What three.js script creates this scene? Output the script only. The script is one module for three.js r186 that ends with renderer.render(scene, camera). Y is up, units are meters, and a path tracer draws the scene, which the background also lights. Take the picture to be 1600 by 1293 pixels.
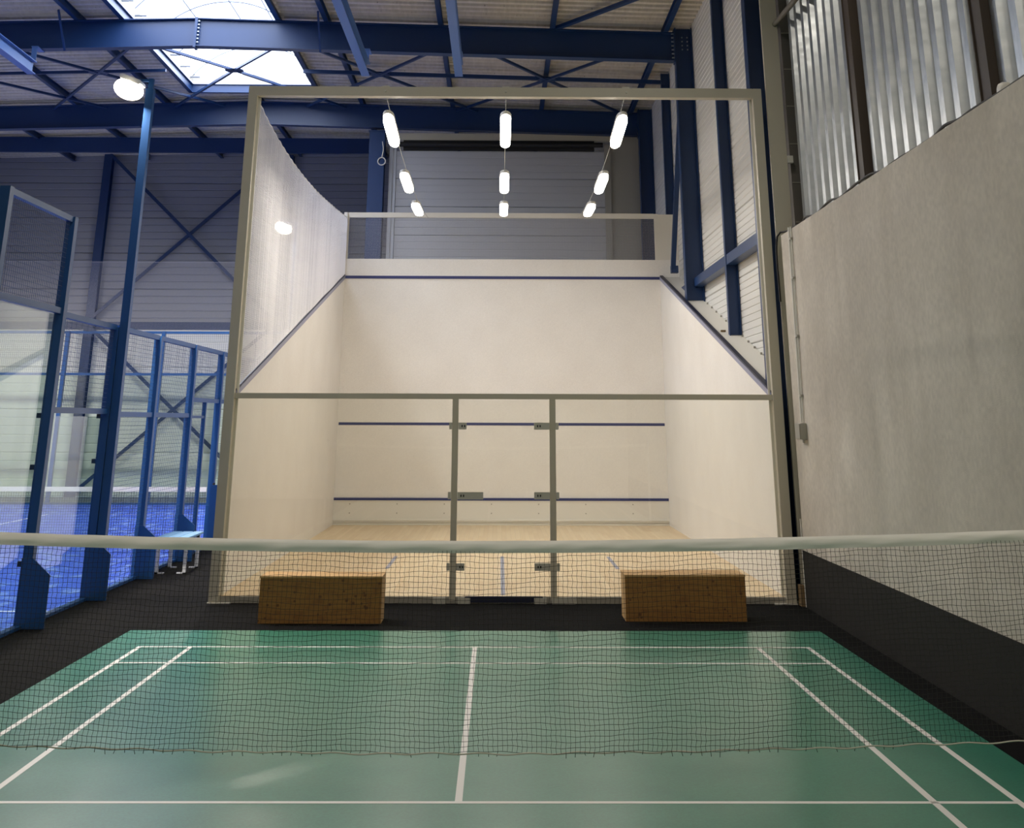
import * as THREE from 'three';
import { mergeGeometries } from 'three/addons/utils/BufferGeometryUtils.js';
import { RectAreaLightUniformsLib } from 'three/addons/lights/RectAreaLightUniformsLib.js';

// ------------------------------------------------------------------ camera, sky, exposure
const scene = new THREE.Scene();
const FULL_H = 2640, PRINCIPAL_Y = -15.4, FOCAL = 1863.85;
const camera = new THREE.PerspectiveCamera(2 * Math.atan(FULL_H / 2 / FOCAL) * 180 / Math.PI, 1600 / FULL_H, 0.05, 200);
camera.position.set(-0.0615, 1.9372, 15.0129);
camera.rotation.set(0.3463, -0.0094, 0.0031, 'YXZ');
camera.setViewOffset(1600, FULL_H, 0, FULL_H / 2 - PRINCIPAL_Y, 1600, 1293);
scene.background = new THREE.Color(0.80, 0.88, 1.0);
const renderer = new THREE.WebGLRenderer({ antialias: true });
renderer.toneMapping = THREE.LinearToneMapping;
renderer.toneMappingExposure = 1.0;
renderer.shadowMap.enabled = true;
RectAreaLightUniformsLib.init();

const SQUASH_LAMP = 42, FLOOD_LAMP = 1900, HALL_LAMP = 43, SKYLIGHT = 6.0;

function panelLight(parent, x, y, z, w, h, intensity, color, rx = -Math.PI / 2, rz = 0) {
  const l = new THREE.RectAreaLight(color, intensity, w, h);
  l.position.set(x, y, z); l.rotation.set(rx, 0, rz, 'ZXY'); l.castShadow = true;
  parent.add(l); return l;
}

// ------------------------------------------------------------------ random, noise, textures
function rng(seed) { let s = seed >>> 0; return () => { s = (s + 0x6D2B79F5) | 0; let t = Math.imul(s ^ (s >>> 15), 1 | s); t = (t + Math.imul(t ^ (t >>> 7), 61 | t)) ^ t; return ((t ^ (t >>> 14)) >>> 0) / 4294967296; }; }
function noiseGrid(seed, n) { const r = rng(seed), a = new Float32Array(n * n); for (let i = 0; i < a.length; i++) a[i] = r(); return a; }
function makeNoise(seed) {           // tileable value noise on [0,1)^2 with nx by ny cells
  const n = 64, g = noiseGrid(seed, n);
  return (u, v, nx, ny) => {
    const x = u * nx, y = v * ny, xi = Math.floor(x), yi = Math.floor(y);
    let fx = x - xi, fy = y - yi; fx = fx * fx * (3 - 2 * fx); fy = fy * fy * (3 - 2 * fy);
    const at = (a, b) => g[(((b % ny) + ny) % ny * 7919 + ((a % nx) + nx) % nx * 31 + ny * 3) % (n * n)];
    return (at(xi, yi) * (1 - fx) + at(xi + 1, yi) * fx) * (1 - fy) + (at(xi, yi + 1) * (1 - fx) + at(xi + 1, yi + 1) * fx) * fy;
  };
}
function tex(w, h, fn, srgb = true) {
  const d = new Uint8Array(w * h * 4);
  for (let y = 0; y < h; y++) for (let x = 0; x < w; x++) {
    const c = fn(x / w, y / h, x, y), i = (y * w + x) * 4;
    for (let k = 0; k < 3; k++) d[i + k] = Math.max(0, Math.min(255, Math.round((typeof c === 'number' ? c : c[k]) * 255)));
    d[i + 3] = 255;
  }
  const t = new THREE.DataTexture(d, w, h, THREE.RGBAFormat);
  t.wrapS = t.wrapT = THREE.RepeatWrapping; t.magFilter = THREE.LinearFilter; t.minFilter = THREE.LinearMipmapLinearFilter; t.generateMipmaps = true;
  if (srgb) t.colorSpace = THREE.SRGBColorSpace;
  t.needsUpdate = true; return t;
}
function rep(t, sx, sy) { const c = t.clone(); c.repeat.set(1 / sx, 1 / sy); c.needsUpdate = true; return c; }
const N1 = makeNoise(11), N2 = makeNoise(23), N3 = makeNoise(37), N4 = makeNoise(53);
const mixc = (a, b, t) => [a[0] + (b[0] - a[0]) * t, a[1] + (b[1] - a[1]) * t, a[2] + (b[2] - a[2]) * t];
const scl = (a, s) => [a[0] * s, a[1] * s, a[2] * s];
const hexc = h => [(h >> 16 & 255) / 255, (h >> 8 & 255) / 255, (h & 255) / 255];
const fbm = (N, u, v, nx, ny, oct = 4) => { let s = 0, a = 0.5, t = 0; for (let o = 0; o < oct; o++) { s += a * N(u, v, nx << o, ny << o); t += a; a *= 0.5; } return s / t; };

const concreteTex = tex(1024, 512, (u, v) => {
  const blot = fbm(N1, u, v, 10, 5, 5), streak = fbm(N2, u, v, 20, 2, 3), fine = fbm(N3, u, v, 220, 110, 2), patch = fbm(N4, u, v, 5, 4, 3);
  let c = mixc(hexc(0xb8afa0), hexc(0xcfc6b7), Math.min(1, Math.max(0, blot * 1.7 - 0.4)));
  const s = Math.max(0, streak - 0.5) * 1.0 * (0.3 + patch);
  c = mixc(c, hexc(0x9c917f), Math.min(0.5, s));
  return scl(c, 0.95 + fine * 0.09);
});
const greenTex = tex(1024, 1024, (u, v) => {
  const a = fbm(N1, u, v, 300, 300, 2), b = fbm(N2, u, v, 7, 7, 4);
  return scl(mixc(hexc(0x2c6f5a), hexc(0x377e66), b), 0.92 + a * 0.16);
});
const greenRough = tex(512, 512, (u, v) => 0.27 + 0.06 * fbm(N3, u, v, 5, 5, 3), false);
const greenBump = tex(512, 512, (u, v) => fbm(N4, u, v, 170, 170, 2), false);
const blackTex = tex(512, 512, (u, v) => { const a = fbm(N1, u, v, 180, 180, 2), b = fbm(N2, u, v, 8, 8, 4); return scl(mixc(hexc(0x0d0c0d), hexc(0x151415), b), 0.75 + a * 0.5); });
const greyFloorTex = tex(512, 512, (u, v) => { const a = fbm(N1, u, v, 120, 120, 2), b = fbm(N3, u, v, 6, 6, 5); return scl(mixc(hexc(0x6f7370), hexc(0x8b8e88), b), 0.9 + a * 0.2); });
const mapleTex = tex(1024, 1024, (u, v) => {           // strips of maple, 16 across, lengths along v
  const strip = Math.floor(u * 16), r = rng(strip * 97 + 5), off = r(), seg = Math.floor((v + off) * 5) % 5, r2 = rng(strip * 31 + seg * 131 + 7);
  const tone = r2(), grain = fbm(N2, u, (v + off) % 1, 240, 8, 3), fx = u * 16 - strip;
  let c = mixc(hexc(0xd2b78f), hexc(0xe2cdaa), tone * 0.6 + grain * 0.4);
  if (fx < 0.025) c = scl(c, 0.86);
  return c;
});
function pineTexture(seed) {
  const r = rng(seed), knots = [];
  for (let i = 0; i < 26; i++) knots.push([r(), r() * 0.9 + 0.05, 0.004 + r() * 0.008]);
  return tex(1024, 384, (u, v) => {
    const board = Math.floor(v * 4.02), warp = fbm(N1, u, v, 6, 12, 3), g = fbm(N2, u, v + warp * 0.05, 9, 60, 4), tone = rng(board * 17 + seed)();
    let c = mixc(hexc(0x80551f), hexc(0xa07536), g * 0.8 + tone * 0.25);
    let k = 0;
    for (const [a, b, s] of knots) { const dx = (u - a), dy = (v - b) * 0.4, q = Math.sqrt(dx * dx + dy * dy) / s; if (q < 1.6) k = Math.max(k, Math.min(1, 1.6 - q)); }
    c = mixc(c, hexc(0x4a2a10), k * 0.75);
    const blot = fbm(N4, u, v, 20, 9, 3);
    c = mixc(c, hexc(0x6d431b), Math.max(0, blot - 0.55) * 1.4);
    if (Math.abs(v * 4.02 - board) < 0.02) c = scl(c, 0.7);
    return c;
  });
}
const turfTex = tex(1024, 1024, (u, v) => {
  const f = fbm(N1, u, v, 340, 340, 2), sand = fbm(N2, u, v, 26, 14, 4), m = Math.max(0, Math.min(1, (sand - 0.5) * 4));
  return mixc(scl(hexc(0x1f49b4), 0.75 + f * 0.5), scl(hexc(0x8fa2c8), 0.85 + f * 0.3), m * 0.55);
});
const deckTex = tex(512, 512, (u, v) => {
  const a = fbm(N2, u, v, 40, 6, 3), b = N3(u, v, 180, 60); let c = mixc(hexc(0xb9b3a7), hexc(0xd0cabd), a);
  if (b > 0.965) c = scl(c, 0.62); return c;
});
const zincTex = tex(512, 512, (u, v) => { const a = fbm(N1, u, v, 40, 24, 4), b = fbm(N2, u, v, 120, 4, 2); return mixc(hexc(0x9aa0a4), hexc(0xc3c6c6), a * 0.6 + b * 0.4); });
const zincRough = tex(256, 256, (u, v) => 0.26 + 0.2 * fbm(N3, u, v, 30, 20, 3), false);
const plasterTex = tex(512, 512, (u, v) => { const a = fbm(N2, u, v, 5, 5, 4), b = N1(u, v, 200, 200); return scl(mixc(hexc(0xe3dfd8), hexc(0xebe8e2), a), 0.985 + b * 0.03); });

const std = (o) => new THREE.MeshStandardMaterial({ roughness: 0.6, ...o });
const M = {
  black: new THREE.MeshPhysicalMaterial({ map: rep(blackTex, 2, 2), roughness: 0.95, specularIntensity: 0.12 }),
  kick: new THREE.MeshPhysicalMaterial({ color: 0x262422, roughness: 0.85, specularIntensity: 0.3 }),
  greyFloor: std({ map: rep(greyFloorTex, 3, 3), roughness: 0.7 }),
  green: std({ map: rep(greenTex, 3, 3), roughnessMap: rep(greenRough, 2.3, 2.3), roughness: 1 }),
  whiteLine: std({ color: 0xd9d6d0, roughness: 0.55 }),
  maple: std({ map: rep(mapleTex, 1.28, 4), roughness: 0.42 }),
  plaster: std({ map: rep(plasterTex, 2.5, 2.5), roughness: 0.5 }),
  blueLine: std({ color: 0x2c3468, roughness: 0.5 }),
  lilac: std({ color: 0x8d8fa6, roughness: 0.45 }),
  darkBlueEdge: std({ color: 0x14182f, roughness: 0.5 }),
  beige: std({ color: 0xc2bba8, roughness: 0.42 }),
  offWhite: std({ color: 0xd9d5ca, roughness: 0.5 }),
  tin: std({ color: 0xe2dfd6, roughness: 0.38 }),
  steelBlue: std({ color: 0x0f305c, roughness: 0.42 }),
  padelBlue: std({ color: 0x1b4a80, roughness: 0.38 }),
  railBlue: std({ color: 0x4a6da8, roughness: 0.45 }),
  deck: std({ map: rep(deckTex, 2, 2), roughness: 0.55 }),
  cladding: std({ color: 0xd3d1cb, roughness: 0.5 }),
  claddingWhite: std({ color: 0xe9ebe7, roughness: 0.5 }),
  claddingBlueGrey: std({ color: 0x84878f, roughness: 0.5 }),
  claddingGrey: std({ color: 0xb4b4b4, roughness: 0.5 }),
  concrete: std({ map: rep(concreteTex, 8, 4.1), roughness: 0.8, bumpMap: rep(greenBump, 0.9, 0.9), bumpScale: 0.0006 }),
  zinc: std({ map: rep(zincTex, 2, 2), metalness: 0.85, roughnessMap: rep(zincRough, 1, 1), roughness: 1 }),
  brownPost: std({ color: 0x3b3026, roughness: 0.6 }),
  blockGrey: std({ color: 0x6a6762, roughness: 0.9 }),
  pipeGrey: std({ color: 0x756e62, roughness: 0.6 }),
  galvanised: std({ color: 0xc4c1b4, metalness: 0.15, roughness: 0.45 }),
  chrome: std({ color: 0xb9b7ae, metalness: 0.8, roughness: 0.35 }),
  bolt: std({ color: 0x9aa3ad, metalness: 0.5, roughness: 0.4 }),
  tape: std({ color: 0xefede6, roughness: 0.85 }),
  twine: std({ color: 0x23251f, roughness: 0.9 }),
  cord: std({ color: 0xb5b3a4, roughness: 0.9 }),
  netWhite: std({ color: 0xe6e4e4, roughness: 0.8 }),
  netFaint: std({ color: 0xa9abb8, roughness: 0.8 }),
  wire: std({ color: 0x2a4570, roughness: 0.5 }),
  turf: std({ map: rep(turfTex, 4, 4), roughness: 0.9 }),
  turfLine: std({ color: 0xc9d2e6, roughness: 0.9 }),
  rubber: std({ color: 0x0d1433, roughness: 0.7 }),
  blackCable: std({ color: 0x191817, roughness: 0.6 }),
  whitePlastic: std({ color: 0xd8d4ca, roughness: 0.45 }),
  boxGrey: std({ color: 0x9c988c, roughness: 0.5 }),
  pineA: std({ map: pineTexture(3), roughness: 0.6 }),
  pineB: std({ map: pineTexture(8), roughness: 0.6 }),
  pineTop: std({ map: rep(mapleTex, 1.3, 1.3), color: 0xd9c29c, roughness: 0.6 }),
  timber: std({ color: 0x7d6542, roughness: 0.8 }),
  benchBlue: std({ color: 0x6f9fc4, roughness: 0.5 }),
  paleSteel: std({ color: 0xc9ccd0, roughness: 0.4 }),
  glass: new THREE.MeshPhysicalMaterial({ color: 0xfbfbf8, transmission: 1, thickness: 0, roughness: 0, ior: 1.45 }),
  padelGlass: new THREE.MeshPhysicalMaterial({ color: 0xeff5f1, transmission: 1, thickness: 0, roughness: 0, ior: 1.5 }),
  lampGlow: std({ color: 0xffffff, emissive: 0xfff6e8, emissiveIntensity: 18 }),
  floodGlow: std({ color: 0xffffff, emissive: 0xfff0d0, emissiveIntensity: 16 }),
  hallGlow: std({ color: 0xffffff, emissive: 0xfff0dc, emissiveIntensity: 6 }),
  skyGlow: std({ color: 0xffffff, emissive: 0xe9f1ff, emissiveIntensity: 2.6, side: THREE.DoubleSide }),
  skyRib: std({ color: 0x8e97a5, roughness: 0.6 }),
};

// ------------------------------------------------------------------ builders
const used = new Map();
function numbered(n) { const k = used.get(n) || 0; used.set(n, k + 1); return k ? n + '_' + String(k).padStart(3, '0') : n; }
function thing(name, label, category, { kind, group, at = [0, 0, 0], turn = 0 } = {}) {
  const o = new THREE.Group(); o.name = numbered(name); o.position.set(...at); o.rotation.y = turn;
  o.userData = { label, category }; if (kind) o.userData.kind = kind; if (group) o.userData.group = group;
  scene.add(o); return o;
}
const struct = (name, label, category, o = {}) => thing(name, label, category, { ...o, kind: 'structure' });
function part(parent, name, geo, mat, label) {
  const m = new THREE.Mesh(geo, mat); m.name = name; m.castShadow = m.receiveShadow = true;
  if (label) m.userData.label = label; parent.add(m); return m;
}
function stuff(parent, name, geo, mat, label) { const m = part(parent, name, geo, mat, label); m.userData.kind = 'stuff'; return m; }

// boxes [x0,x1,y0,y1,z0,z1] -> one geometry, uv in metres
function boxes(list) {
  const P = [], Nn = [], U = [], I = [];
  const quad = (a, b, c, d, n, uv) => { const k = P.length / 3; for (const p of [a, b, c, d]) { P.push(...p); Nn.push(...n); } U.push(...uv); I.push(k, k + 1, k + 2, k, k + 2, k + 3); };
  for (const [x0, x1, y0, y1, z0, z1] of list) {
    quad([x0, y0, z1], [x1, y0, z1], [x1, y1, z1], [x0, y1, z1], [0, 0, 1], [x0, y0, x1, y0, x1, y1, x0, y1]);
    quad([x1, y0, z0], [x0, y0, z0], [x0, y1, z0], [x1, y1, z0], [0, 0, -1], [x1, y0, x0, y0, x0, y1, x1, y1]);
    quad([x1, y0, z1], [x1, y0, z0], [x1, y1, z0], [x1, y1, z1], [1, 0, 0], [-z1, y0, -z0, y0, -z0, y1, -z1, y1]);
    quad([x0, y0, z0], [x0, y0, z1], [x0, y1, z1], [x0, y1, z0], [-1, 0, 0], [z0, y0, z1, y0, z1, y1, z0, y1]);
    quad([x0, y1, z1], [x1, y1, z1], [x1, y1, z0], [x0, y1, z0], [0, 1, 0], [x0, -z1, x1, -z1, x1, -z0, x0, -z0]);
    quad([x0, y0, z0], [x1, y0, z0], [x1, y0, z1], [x0, y0, z1], [0, -1, 0], [x0, z0, x1, z0, x1, z1, x0, z1]);
  }
  const g = new THREE.BufferGeometry();
  g.setAttribute('position', new THREE.Float32BufferAttribute(P, 3)); g.setAttribute('normal', new THREE.Float32BufferAttribute(Nn, 3)); g.setAttribute('uv', new THREE.Float32BufferAttribute(U, 2)); g.setIndex(I);
  return g;
}
const box = (...b) => boxes([b]);
// box with small chamfers on all edges
function cbox(x0, x1, y0, y1, z0, z1, c = 0.004) {
  const w = x1 - x0, h = y1 - y0, d = z1 - z0, s = new THREE.Shape();
  s.moveTo(c, 0); s.lineTo(w - c, 0); s.lineTo(w, c); s.lineTo(w, h - c); s.lineTo(w - c, h); s.lineTo(c, h); s.lineTo(0, h - c); s.lineTo(0, c); s.closePath();
  const g = new THREE.ExtrudeGeometry(s, { depth: d - 2 * c, bevelEnabled: true, bevelThickness: c, bevelSize: 0.0001, bevelSegments: 1, steps: 1 });
  g.translate(x0, y0, z0 + c); return g;
}
// polygon [[a,b],...] extruded; axis 'x': polygon is (z,y) pairs, 'z': (x,y), 'y': (x,z)
function prism(pts, axis, from, to, holes = []) {
  const s = new THREE.Shape(pts.map(p => new THREE.Vector2(p[0], p[1])));
  for (const h of holes) s.holes.push(new THREE.Path(h.map(p => new THREE.Vector2(p[0], p[1]))));
  const g = new THREE.ExtrudeGeometry(s, { depth: to - from, bevelEnabled: false });
  if (axis === 'z') g.translate(0, 0, from);
  if (axis === 'x') { g.applyMatrix4(new THREE.Matrix4().set(0, 0, 1, from, 0, 1, 0, 0, -1, 0, 0, 0, 0, 0, 0, 1)); g.scale(1, 1, -1); flip(g); }
  if (axis === 'y') { g.applyMatrix4(new THREE.Matrix4().set(1, 0, 0, 0, 0, 0, -1, to, 0, 1, 0, 0, 0, 0, 0, 1)); }
  return g;
}
function flip(g) {
  const n = g.index ? g.index.count : g.attributes.position.count;
  if (g.index) { const a = g.index.array; for (let i = 0; i < n; i += 3) { const t = a[i]; a[i] = a[i + 1]; a[i + 1] = t; } }
  else for (const k of Object.keys(g.attributes)) { const at = g.attributes[k], s = at.itemSize, a = at.array; for (let i = 0; i < n; i += 3) for (let j = 0; j < s; j++) { const t = a[i * s + j]; a[i * s + j] = a[(i + 1) * s + j]; a[(i + 1) * s + j] = t; } }
  g.computeVertexNormals(); return g;
}
const V = (x, y, z) => new THREE.Vector3(x, y, z);
// a bar from a to b, w across (horizontal where possible), h the other way
function bar(a, b, w, h) {
  const A = V(...a), B = V(...b), d = B.clone().sub(A), L = d.length(), g = boxes([[-w / 2, w / 2, -h / 2, h / 2, -L / 2, L / 2]]);
  const z = d.normalize(); let x = V(0, 1, 0).cross(z); if (x.length() < 1e-3) x = V(1, 0, 0); x.normalize(); const y = z.clone().cross(x);
  g.applyMatrix4(new THREE.Matrix4().makeBasis(x, y, z).setPosition(A.clone().add(B).multiplyScalar(0.5))); return g;
}
function tube(pts, r, seg = 32, rad = 6) { return new THREE.TubeGeometry(new THREE.CatmullRomCurve3(pts.map(p => V(...p))), seg, r, rad, false); }
function cyl(a, b, r, n = 12) {
  const A = V(...a), B = V(...b), L = A.distanceTo(B), g = new THREE.CylinderGeometry(r, r, L, n);
  g.applyQuaternion(new THREE.Quaternion().setFromUnitVectors(V(0, 1, 0), B.clone().sub(A).normalize())); g.translate((A.x + B.x) / 2, (A.y + B.y) / 2, (A.z + B.z) / 2); return g;
}
// I section: depth d (vertical of profile), width w, flange tf, web tw; returns [[a,b]] around 0
function iPoly(w, d, tf, tw) { const a = w / 2, b = d / 2, t = tw / 2; return [[-a, -b], [a, -b], [a, -b + tf], [t, -b + tf], [t, b - tf], [a, b - tf], [a, b], [-a, b], [-a, b - tf], [-t, b - tf], [-t, -b + tf], [-a, -b + tf]]; }
function iBeam(a, b, w, d, tf = 0.014, tw = 0.009, sideways = false) {      // from a to b; web vertical
  const A = V(...a), B = V(...b), dir = B.clone().sub(A), L = dir.length(); dir.normalize();
  const s = new THREE.Shape(iPoly(w, d, tf, tw).map(p => new THREE.Vector2(...p))), g = new THREE.ExtrudeGeometry(s, { depth: L, bevelEnabled: false });
  let x = V(0, 1, 0).cross(dir); if (x.length() < 1e-3) x = sideways ? V(1, 0, 0) : V(0, 0, 1); x.normalize(); const y = dir.clone().cross(x);
  g.applyMatrix4(new THREE.Matrix4().makeBasis(x, y, dir).setPosition(A)); return g;
}
// thin four-sided threads, no caps: list of polylines in 3D, thickness t
function threads(lines, t) {
  const P = [], I = [];
  for (const L of lines) {
    const k = P.length / 3, d = [L[L.length - 1][0] - L[0][0], L[L.length - 1][1] - L[0][1], L[L.length - 1][2] - L[0][2]].map(Math.abs);
    const ax = d[0] >= d[1] && d[0] >= d[2] ? 0 : d[1] >= d[2] ? 1 : 2, u = (ax + 1) % 3, w = (ax + 2) % 3, h = t / 2;
    const sgn = (L[L.length - 1][ax] - L[0][ax]) < 0 ? -1 : 1;
    for (const p of L) for (const [s, q] of [[-h, -h], [h, -h], [h, h], [-h, h]]) { const v = [...p]; v[u] += s * sgn; v[w] += q; P.push(...v); }
    for (let i = 0; i + 1 < L.length; i++) for (let j = 0; j < 4; j++) { const a = k + i * 4 + j, b = k + i * 4 + (j + 1) % 4, c = a + 4, e = b + 4; I.push(a, b, e, a, e, c); }
  }
  const g = new THREE.BufferGeometry(); g.setAttribute('position', new THREE.Float32BufferAttribute(P, 3)); g.setIndex(I); g.computeVertexNormals(); return g;
}
// a wire grid on x = X between z0..z1, y0..y1
function gridX(X, z0, z1, y0, y1, cell, t) { const L = []; for (let z = z0 + cell / 2; z < z1; z += cell) L.push([[X, y0, z], [X, y1, z]]); for (let y = y0 + cell / 2; y < y1; y += cell) L.push([[X, y, z0], [X, y, z1]]); return threads(L, t); }
function gridZ(Z, x0, x1, y0, y1, cell, t) { const L = []; for (let x = x0 + cell / 2; x < x1; x += cell) L.push([[x, y0, Z], [x, y1, Z]]); for (let y = y0 + cell / 2; y < y1; y += cell) L.push([[x0, y, Z], [x1, y, Z]]); return threads(L, t); }

// ------------------------------------------------------------------ hall: numbers read off the photograph
const SY = 0.071;                       // squash floor above the hall floor
const RIDGE_X = -5.9, roofTop = x => 9.19 - 0.026 * Math.abs(x - RIDGE_X);      // top of the rafters
const HALL = { x0: -15.4, x1: 3.59, z0: -19.6, z1: 19.0 };
const FRAMES = [-13.2, -6.85, -0.5, 5.85, 12.2];
const PURLIN = 0.15, deckY = x => roofTop(x) + PURLIN;

// floors
const floorHall = struct('floor', 'matt black rubber hall floor around the courts', 'floor');
part(floorHall, 'rubber_floor', box(-4.77, 4.4, -0.2, 0, -13.3, HALL.z1), M.black);
part(floorHall, 'rubber_floor', box(HALL.x0, -4.77, -0.2, 0, 3.85, HALL.z1), M.black);
part(floorHall, 'concrete_floor', box(HALL.x0, -4.77, -0.2, 0, HALL.z0, 3.85), M.greyFloor, 'bare grey concrete floor behind the blue turf');
part(floorHall, 'concrete_floor', box(-4.77, 4.4, -0.2, 0, HALL.z0, -13.3), M.greyFloor);

// roof: deck in ribbed sheets, purlins, ties and wind braces
const ceiling = struct('ceiling', 'off-white ribbed metal roof deck on blue steel purlins', 'ceiling');
const SKY = { x0: -7.33, x1: -4.35, z0: -12.2, z1: -1.0 };
function deckSheet(x0, x1, z0, z1) {      // ribs run along x
  const p = 0.25, prof = [[0, 0], [0.1, 0], [0.12, 0.065], [0.23, 0.065], [0.25, 0]];
  const P = [], U = [], I = [];
  const y0 = deckY(x0), y1 = deckY(x1); let pts = [];
  for (let z = z0; z < z1 - 1e-6; z += p) for (const [a, b] of prof) if (z + a <= z1 + 1e-6) pts.push([z + a, b]);
  for (let i = 0; i + 1 < pts.length; i++) {
    const [a, ya] = pts[i], [b, yb] = pts[i + 1]; if (b - a < 1e-6) continue; const k = P.length / 3;
    P.push(x0, y0 + ya, a, x1, y1 + ya, a, x1, y1 + yb, b, x0, y0 + yb, b); U.push(x0, a, x1, a, x1, b, x0, b); I.push(k, k + 1, k + 2, k, k + 2, k + 3);
  }
  const g = new THREE.BufferGeometry(); g.setAttribute('position', new THREE.Float32BufferAttribute(P, 3)); g.setAttribute('uv', new THREE.Float32BufferAttribute(U, 2)); g.setIndex(I); g.computeVertexNormals(); return g;
}
for (const [z0, z1] of [[HALL.z0, -13.2], [-13.2, SKY.z0], [SKY.z0, -6.85], [-6.85, SKY.z1], [SKY.z1, 5.85], [5.85, 12.2], [12.2, HALL.z1]]) {
  const open = z0 >= SKY.z0 - 0.01 && z1 <= SKY.z1 + 0.01;
  for (const [x0, x1] of open ? [[HALL.x0, SKY.x0], [SKY.x1, 4.4]] : [[HALL.x0, RIDGE_X], [RIDGE_X, 4.4]]) part(ceiling, 'deck_sheet', deckSheet(x0, x1, z0, z1), M.deck);
}
// outer skin above the deck so that no sky leaks in
for (const b of [[HALL.x0 - 0.3, SKY.x0 - 0.04, 9.46, 9.6, HALL.z0 - 0.3, HALL.z1 + 0.3], [SKY.x1 + 0.04, 4.7, 9.46, 9.6, HALL.z0 - 0.3, HALL.z1 + 0.3], [SKY.x0 - 0.04, SKY.x1 + 0.04, 9.46, 9.6, HALL.z0 - 0.3, SKY.z0 - 0.04], [SKY.x0 - 0.04, SKY.x1 + 0.04, 9.46, 9.6, SKY.z1 + 0.04, HALL.z1 + 0.3]]) part(ceiling, 'roof_covering', box(...b), M.claddingGrey);
for (const x of [-14.7, -12.5, -10.34, -8.2, -3.42, -1.23, 0.93, 3.1]) {
  const y = roofTop(x) + PURLIN / 2;
  for (const [a, b] of [[HALL.z0, -13.2], [-13.2, -6.85], [-6.85, -0.5], [-0.5, 5.85], [5.85, 12.2], [12.2, HALL.z1]]) part(ceiling, 'purlin', iBeam([x, y, a], [x, y, b], 0.09, PURLIN - 0.004, 0.01, 0.007), M.steelBlue);
}
part(ceiling, 'purlin', iBeam([RIDGE_X, roofTop(RIDGE_X) + 0.06, HALL.z0], [RIDGE_X, roofTop(RIDGE_X) + 0.06, SKY.z0 - 0.3], 0.09, 0.12), M.steelBlue);
part(ceiling, 'purlin', iBeam([RIDGE_X, roofTop(RIDGE_X) + 0.06, SKY.z1 + 0.3], [RIDGE_X, roofTop(RIDGE_X) + 0.06, HALL.z1], 0.09, 0.12), M.steelBlue);
// wind bracing between the two frames in view
const tieY = x => roofTop(x) - 0.09, nodes = [-11.6, -8.78, -5.85, -2.68, 0.94];
part(ceiling, 'tie_strut', bar([HALL.x0, tieY(HALL.x0), -10.0], [SKY.x0, tieY(SKY.x0), -10.0], 0.06, 0.06), M.steelBlue);
part(ceiling, 'tie_strut', bar([SKY.x1, tieY(SKY.x1), -10.0], [3.5, tieY(3.5), -10.0], 0.06, 0.08), M.steelBlue);
for (const x of nodes) {
  const y = tieY(x) - 0.02;
  part(ceiling, 'gusset_plate', prism([[x - 0.2, -10.06], [x - 0.12, -10.16], [x + 0.12, -10.16], [x + 0.2, -10.06], [x + 0.2, -9.94], [x + 0.12, -9.84], [x - 0.12, -9.84], [x - 0.2, -9.94]], 'y', y - 0.012, y), M.steelBlue);
  for (const [sx, zz] of [[1, -6.95], [-1, -6.95], [1, -13.1], [-1, -13.1]]) { const ex = x + sx * 2.05; if (ex < 3.6) part(ceiling, 'wind_brace', bar([x, y, -10], [ex, tieY(ex), zz], 0.06, 0.05), M.steelBlue); }
}
part(ceiling, 'wind_brace', bar([0.95, roofTop(0.95) + 0.02, -6.85], [3.3, roofTop(3.3) + 0.02, -3.6], 0.1, 0.06), M.steelBlue);
for (const x of [-8.35, -3.5]) part(ceiling, 'fly_brace', bar([x, roofTop(x) + 0.02, -6.2], [x, roofTop(x) - 0.6, -6.78], 0.035, 0.035), M.steelBlue);
// dark strut under the deck near the back wall, with small diagonals
part(ceiling, 'eaves_strut', bar([HALL.x0, 8.88, -16.7], [-3.3, 8.88, -16.7], 0.12, 0.4), M.steelBlue);

// skylight
const sky = struct('window_1', 'long bright barrel skylight between the blue roof purlins', 'skylight');
const skyBase = deckY(RIDGE_X) + 0.02;
for (const [x, nm] of [[SKY.x0, 'trimmer_beam'], [SKY.x1, 'trimmer_beam']]) part(sky, nm, iBeam([x, roofTop(x) + 0.1, SKY.z0 - 0.05], [x, roofTop(x) + 0.1, SKY.z1], 0.1, 0.2, 0.012, 0.008), M.steelBlue);
for (const z of [SKY.z0, SKY.z1]) part(sky, 'trimmer_beam', iBeam([SKY.x0, roofTop(SKY.x0) + 0.1, z], [SKY.x1, roofTop(SKY.x1) + 0.1, z], 0.1, 0.2, 0.012, 0.008), M.steelBlue);
for (const [x0, x1] of [[SKY.x0 - 0.05, SKY.x0], [SKY.x1, SKY.x1 + 0.05]]) part(sky, 'upstand', box(x0, x1, roofTop(SKY.x0) + 0.15, 9.62, SKY.z0, SKY.z1), M.offWhite);
for (const [z0, z1] of [[SKY.z0 - 0.05, SKY.z0], [SKY.z1, SKY.z1 + 0.05]]) part(sky, 'upstand', box(SKY.x0, SKY.x1, roofTop(SKY.x0) + 0.15, 9.62, z0, z1), M.offWhite);
const skyCX = (SKY.x0 + SKY.x1) / 2, skyR = 1.9, skyHalf = (SKY.x1 - SKY.x0) / 2, skyA = Math.asin(skyHalf / skyR), skyCY = 9.6 - skyR * Math.cos(skyA);
const NP = 7;
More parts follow.
